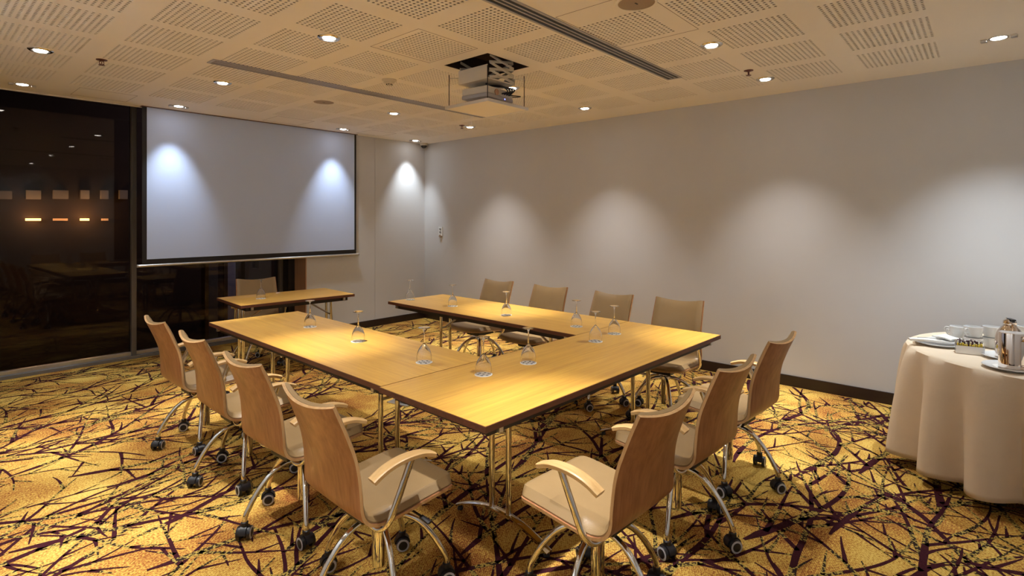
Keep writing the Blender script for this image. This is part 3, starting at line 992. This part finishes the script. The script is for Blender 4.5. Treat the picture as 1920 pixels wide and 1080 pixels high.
for q in range(nr - 1):
    for k in range(NT):
        a0 = 1 + q * NT + k
        b0 = 1 + q * NT + (k + 1) % NT
        faces.append((a0, b0, b0 + NT, a0 + NT))
cl.add(verts, faces)
clo = cl.build('tablecloth', M['cloth'], None, True)
clo.location = (BX, BY, 0)
sol = clo.modifiers.new('thickness', 'SOLIDIFY')
sol.thickness = 0.002
sol.offset = 1.0
tag(clo, 'long cream tablecloth hanging in folds to the floor, right edge of photo', 'tablecloth')
ZC = ZT + 0.0022

def plate(x, y, r, label):
    o = MB().lathe([(r * 0.60, 0.0), (r * 0.62, 0.003), (r * 0.97, 0.014), (r, 0.016), (r * 0.985, 0.019), (r * 0.66, 0.008), (r * 0.30, 0.006)], 40).build('plate', M['white'], None, True)
    o.location = (x, y, ZC)
    return tag(o, label, 'plate', 'white plates on the buffet')
plate(-1.085, -6.43, 0.13, 'white plate at the left edge of the buffet carrying napkins')
plate(-1.545, -6.765, 0.125, 'white plate in front under the mirror-polished jug')
plate(-1.262, -6.762, 0.125, 'white plate under the tall steel carafe, mostly hidden')
# napkins on the left plate
def sheet(fn, nu, nv, th):
    mb = MB()
    n = nv + 1
    v = [fn(a / nu, b_ / nv) for a in range(nu + 1) for b_ in range(nv + 1)]
    v += [(p[0], p[1], p[2] + th) for p in v]
    o = (nu + 1) * n
    f = []
    for a in range(nu):
        for b_ in range(nv):
            p = a * n + b_
            f.append((p, p + 1, p + n + 1, p + n))
            f.append((o + p, o + p + n, o + p + n + 1, o + p + 1))
    for a in range(nu):
        for k in (0, nv):
            p = a * n + k
            f.append((p, p + n, o + p + n, o + p))
    for b_ in range(nv):
        for a in (0, nu):
            p = a * n + b_
            f.append((p, o + p, o + p + 1, p + 1))
    return mb.add(v, f)
o = sheet(lambda u, v: (-0.19 + 0.265 * u, (-0.075 + 0.15 * v) * (0.12 + 0.88 * min(1, u * 2.0)), 0.021 + 0.005 * (1 + math.sin(u * 5 + v * 2)) + 0.010 * max(0, 0.3 - u)), 16, 8, 0.012).build('folded_napkin', M['paper'], None, True)
o.location = (-1.085, -6.43, ZC)
o.rotation_euler = (0, 0, R(-48))
tag(o, 'white folded napkin with a pointed end on the left buffet plate', 'napkin')
o = sheet(lambda u, v: (-0.055 + 0.11 * u, -0.06 + 0.12 * v, 0.0 + 0.004 * math.sin(u * 3 + v * 4)), 8, 8, 0.008).build('paper_napkin', M['paper'], None, True)
o.location = (-1.045, -6.475, ZC + 0.043)
o.rotation_euler = (R(3), 0, R(-35))
tag(o, 'square white napkin lying on top, beside the silver knife', 'napkin')
kn = thing('butter_knife', (-1.135, -6.395, ZC + 0.046), R(-60), 'small silver knife resting on the folded napkin', 'knife')
MB().box(-0.005, 0.055, -0.008, 0.010, 0.0, 0.0015).build('blade', M['steel'], kn)
MB().tube([(-0.075, 0, 0.002), (-0.03, 0, 0.003), (-0.002, 0, 0.001)], 0.006, 0.002, n=8).build('handle', M['steel'], kn, True)
# sachet caddy
cd = thing('sachet_caddy', (-1.245, -6.585, ZC), R(-83), 'square silver caddy packed with sugar sachets', 'caddy')
t_ = 0.002
MB().box(-0.066, 0.066, -0.035, 0.035, 0, t_).box(-0.066, 0.066, -0.035, -0.033, t_, 0.048).box(-0.066, 0.066, 0.033, 0.035, t_, 0.048).box(-0.066, -0.064, -0.033, 0.033, t_, 0.048).box(0.064, 0.066, -0.033, 0.033, t_, 0.048).build('box', M['alu'], cd)
for row_, (yy, mt, zz) in enumerate(((-0.024, 'yellowpaper', 0.058), (-0.008, 'paper', 0.066), (0.008, 'darksachet', 0.072), (0.022, 'paper', 0.074))):
    for k in range(13):
        xx = -0.058 + 0.0096 * k
        mt2 = mt if not (row_ in (1, 3) and k % 2) else 'darksachet'
        MB().box(xx - 0.0032, xx + 0.0032, yy - 0.007, yy + 0.007, 0.004, zz + rf.uniform(-0.004, 0.006), 0, Matrix.Rotation(rf.uniform(-0.08, 0.08), 4, 'Y')).build('sachet', M[mt2], cd)
# cups
cup_me = MB().lathe([(0.032, 0.0), (0.036, 0.002), (0.0425, 0.020), (0.0465, 0.045), (0.0485, 0.066), (0.0460, 0.067), (0.0440, 0.046), (0.0395, 0.022), (0.030, 0.008)], 28).mesh('cup_body', M['white'], True)
hand_me = MB().tube(catmull([(0.045, 0, 0.054), (0.066, 0, 0.055), (0.070, 0, 0.038), (0.058, 0, 0.022), (0.041, 0, 0.020)], 4), 0.004, 0.005, n=8, up=(0, 1, 0)).mesh('cup_handle', M['white'], True)
def cup(x, y, z, a, label, flip=False):
    t = thing('coffee_cup', (x, y, z), a, label, 'cup', 'white coffee cups on the buffet')
    b1 = link('cup_body', cup_me, t)
    b2 = link('cup_handle', hand_me, t)
    return t
z0 = ZC + 0.0
CUPS = ((-0.92, -6.525, 'left stack beside the sachet caddy', 3, 0.0205), (-1.042, -6.600, 'middle stack behind the sachet caddy', 2, 0.0675), (-0.967, -6.686, 'stack just left of the carafe', 2, 0.0675), (-0.819, -6.854, 'stack at the right edge of the photo', 2, 0.0675))
for x, y, w, n, dz in CUPS:
    for k in range(n):
        pos = {1: ('single',), 2: ('lower', 'upper'), 3: ('lowest', 'middle', 'top')}[n][k]
        cup(x + (rf.uniform(-.002, .002) if dz > .02 else 0), y, z0 + k * dz, R(40 + 26 * k) if n == 3 else R(150 if (k and x < -1.0) else 15) + rf.uniform(-.2, .2), '%s white coffee cup, %s' % (pos, w))
# jug and carafe
jg = thing('steel_jug', (-1.545, -6.765, ZC + 0.0085), R(228), 'mirror-polished straight cylindrical steel jug in front, handle toward camera', 'jug')
MB().lathe([(0.053, 0.0), (0.056, 0.003), (0.056, 0.186), (0.0545, 0.190), (0.030, 0.194), (0.004, 0.195)], 40).build('body', M['mirror'], jg, True)
MB().tube(catmull([(0.054, 0, 0.165), (0.082, 0, 0.166), (0.090, 0, 0.150), (0.090, 0, 0.07), (0.088, 0, 0.03), (0.078, 0, 0.012), (0.054, 0, 0.014)], 5), 0.014, 0.004, n=10, up=(0, 1, 0), square=True).build('handle', M['mirror'], jg, True)
o = sheet(lambda u, v: (-0.07 + 0.14 * u, -0.07 + 0.14 * v, 0.0), 2, 2, 0.0015).build('paper_doily', M['paper'], None)
o.location = (-1.545, -6.765, ZC + 0.0065)
o.rotation_euler = (0, 0, R(20))
tag(o, 'white paper doily between the polished jug and its plate', 'doily')
cf = thing('steel_carafe', (-1.262, -6.762, ZC + 0.0085), R(200), 'tall rounded steel vacuum carafe behind the jug', 'carafe')
MB().lathe([(0.060, 0.0), (0.064, 0.004), (0.066, 0.085), (0.063, 0.125), (0.052, 0.155), (0.036, 0.178), (0.027, 0.186), (0.027, 0.194)], 36).build('body', M['mirror'], cf, True)
MB().lathe([(0.029, 0.192), (0.031, 0.196), (0.030, 0.212), (0.021, 0.220), (0.008, 0.223)], 24).build('lid', M['mirror'], cf, True)
MB().box(-0.012, 0.050, -0.010, 0.010, 0.219, 0.226).box(0.034, 0.046, -0.006, 0.006, 0.208, 0.219).build('thumb_lever', M['black'], cf, bevel=0.002)
MB().tube(catmull([(-0.026, 0, 0.204), (-0.040, 0, 0.210), (-0.046, 0, 0.218)], 4), 0.012, 0.005, n=8, up=(0, 1, 0)).build('spout', M['mirror'], cf, True)
MB().tube(catmull([(0.028, 0, 0.190), (0.070, 0, 0.184), (0.094, 0, 0.145), (0.090, 0, 0.08), (0.064, 0, 0.045)], 5), 0.012, 0.005, n=10, up=(0, 1, 0)).build('handle', M['mirror'], cf, True)

# ------------------------------------------------------------------ night street outside the glass
YO = 9.0
bd = thing('office_building', (0, YO, 0), 0, 'dark building across the street seen through the night window', 'building')
M['facade'] = simple('night_facade', (0.060, 0.034, 0.022), 0.9, noise=0.3, scale=1.2)
M['lintel'] = simple('night_lintel', (0.45, 0.36, 0.28), 0.9)
M['pier'] = simple('night_pier', (0.50, 0.44, 0.50), 0.9)
M['lampwarm'] = emis('street_lamp_warm', (1.0, 0.55, 0.16), 5.0)
MB().box(-14, 14, 0, 0.3, -4, 9).build('facade_wall', M['facade'], bd)
for (x0, x1, z0, z1) in ((-4.32, -3.90, 1.98, 2.15), (-3.68, -3.43, 1.99, 2.18), (-3.22, -2.96, 2.01, 2.20), (-2.74, -2.58, 2.02, 2.22), (-2.36, -2.22, 2.03, 2.23), (-2.00, -1.84, 2.04, 2.25)):
    MB().box(x0, x1, -0.12, 0, z0, z1).build('lintel', M['lintel'], bd)
M['lampdim'] = emis('street_lamp_dim', (1.0, 0.5, 0.2), 0.4)
for (x0, x1, mt) in ((-3.68, -3.43, 'lampwarm'), (-3.22, -2.97, 'lampdim'), (-2.74, -2.58, 'lampwarm'), (-2.34, -2.22, 'lampdim')):
    MB().box(x0, x1, -0.10, -0.02, 1.52, 1.57).build('facade_lamp', M[mt], bd)
M['piertan'] = simple('night_pier_tan', (0.16, 0.12, 0.09), 0.9)
for (x0, x1, mt) in ((-0.08, 0.15, 'piertan'), (0.40, 0.60, 'pier'), (0.85, 1.05, 'piertan'), (1.23, 1.59, 'piertan')):
    MB().box(x0, x1, -0.25, 0, -4, 3.2).build('pier', M[mt], bd)
MB().box(1.05, 1.23, -0.25, 0, -1.1, 0.17).build('pier_link', M['piertan'], bd)
for (x, w, zz, dy, cc) in ((-3.58, 6.0, 1.65, -0.35, (1.0, 0.6, 0.25)), (-2.68, 8.0, 1.65, -0.35, (1.0, 0.6, 0.25)), (0.68, 70.0, 3.6, -2.2, (0.75, 0.72, 1.0))):  # the last, bluish one is an unseen light added to brighten the piers
    d = bpy.data.lights.new('facade_lamp_or_fill_light', 'POINT')
    d.energy = w
    d.color = cc
    d.shadow_soft_size = 0.1
    o = bpy.data.objects.new('facade_lamp_or_fill_light', d)
    COL.objects.link(o)
    o.parent = bd
    o.location = (x, dy, zz)
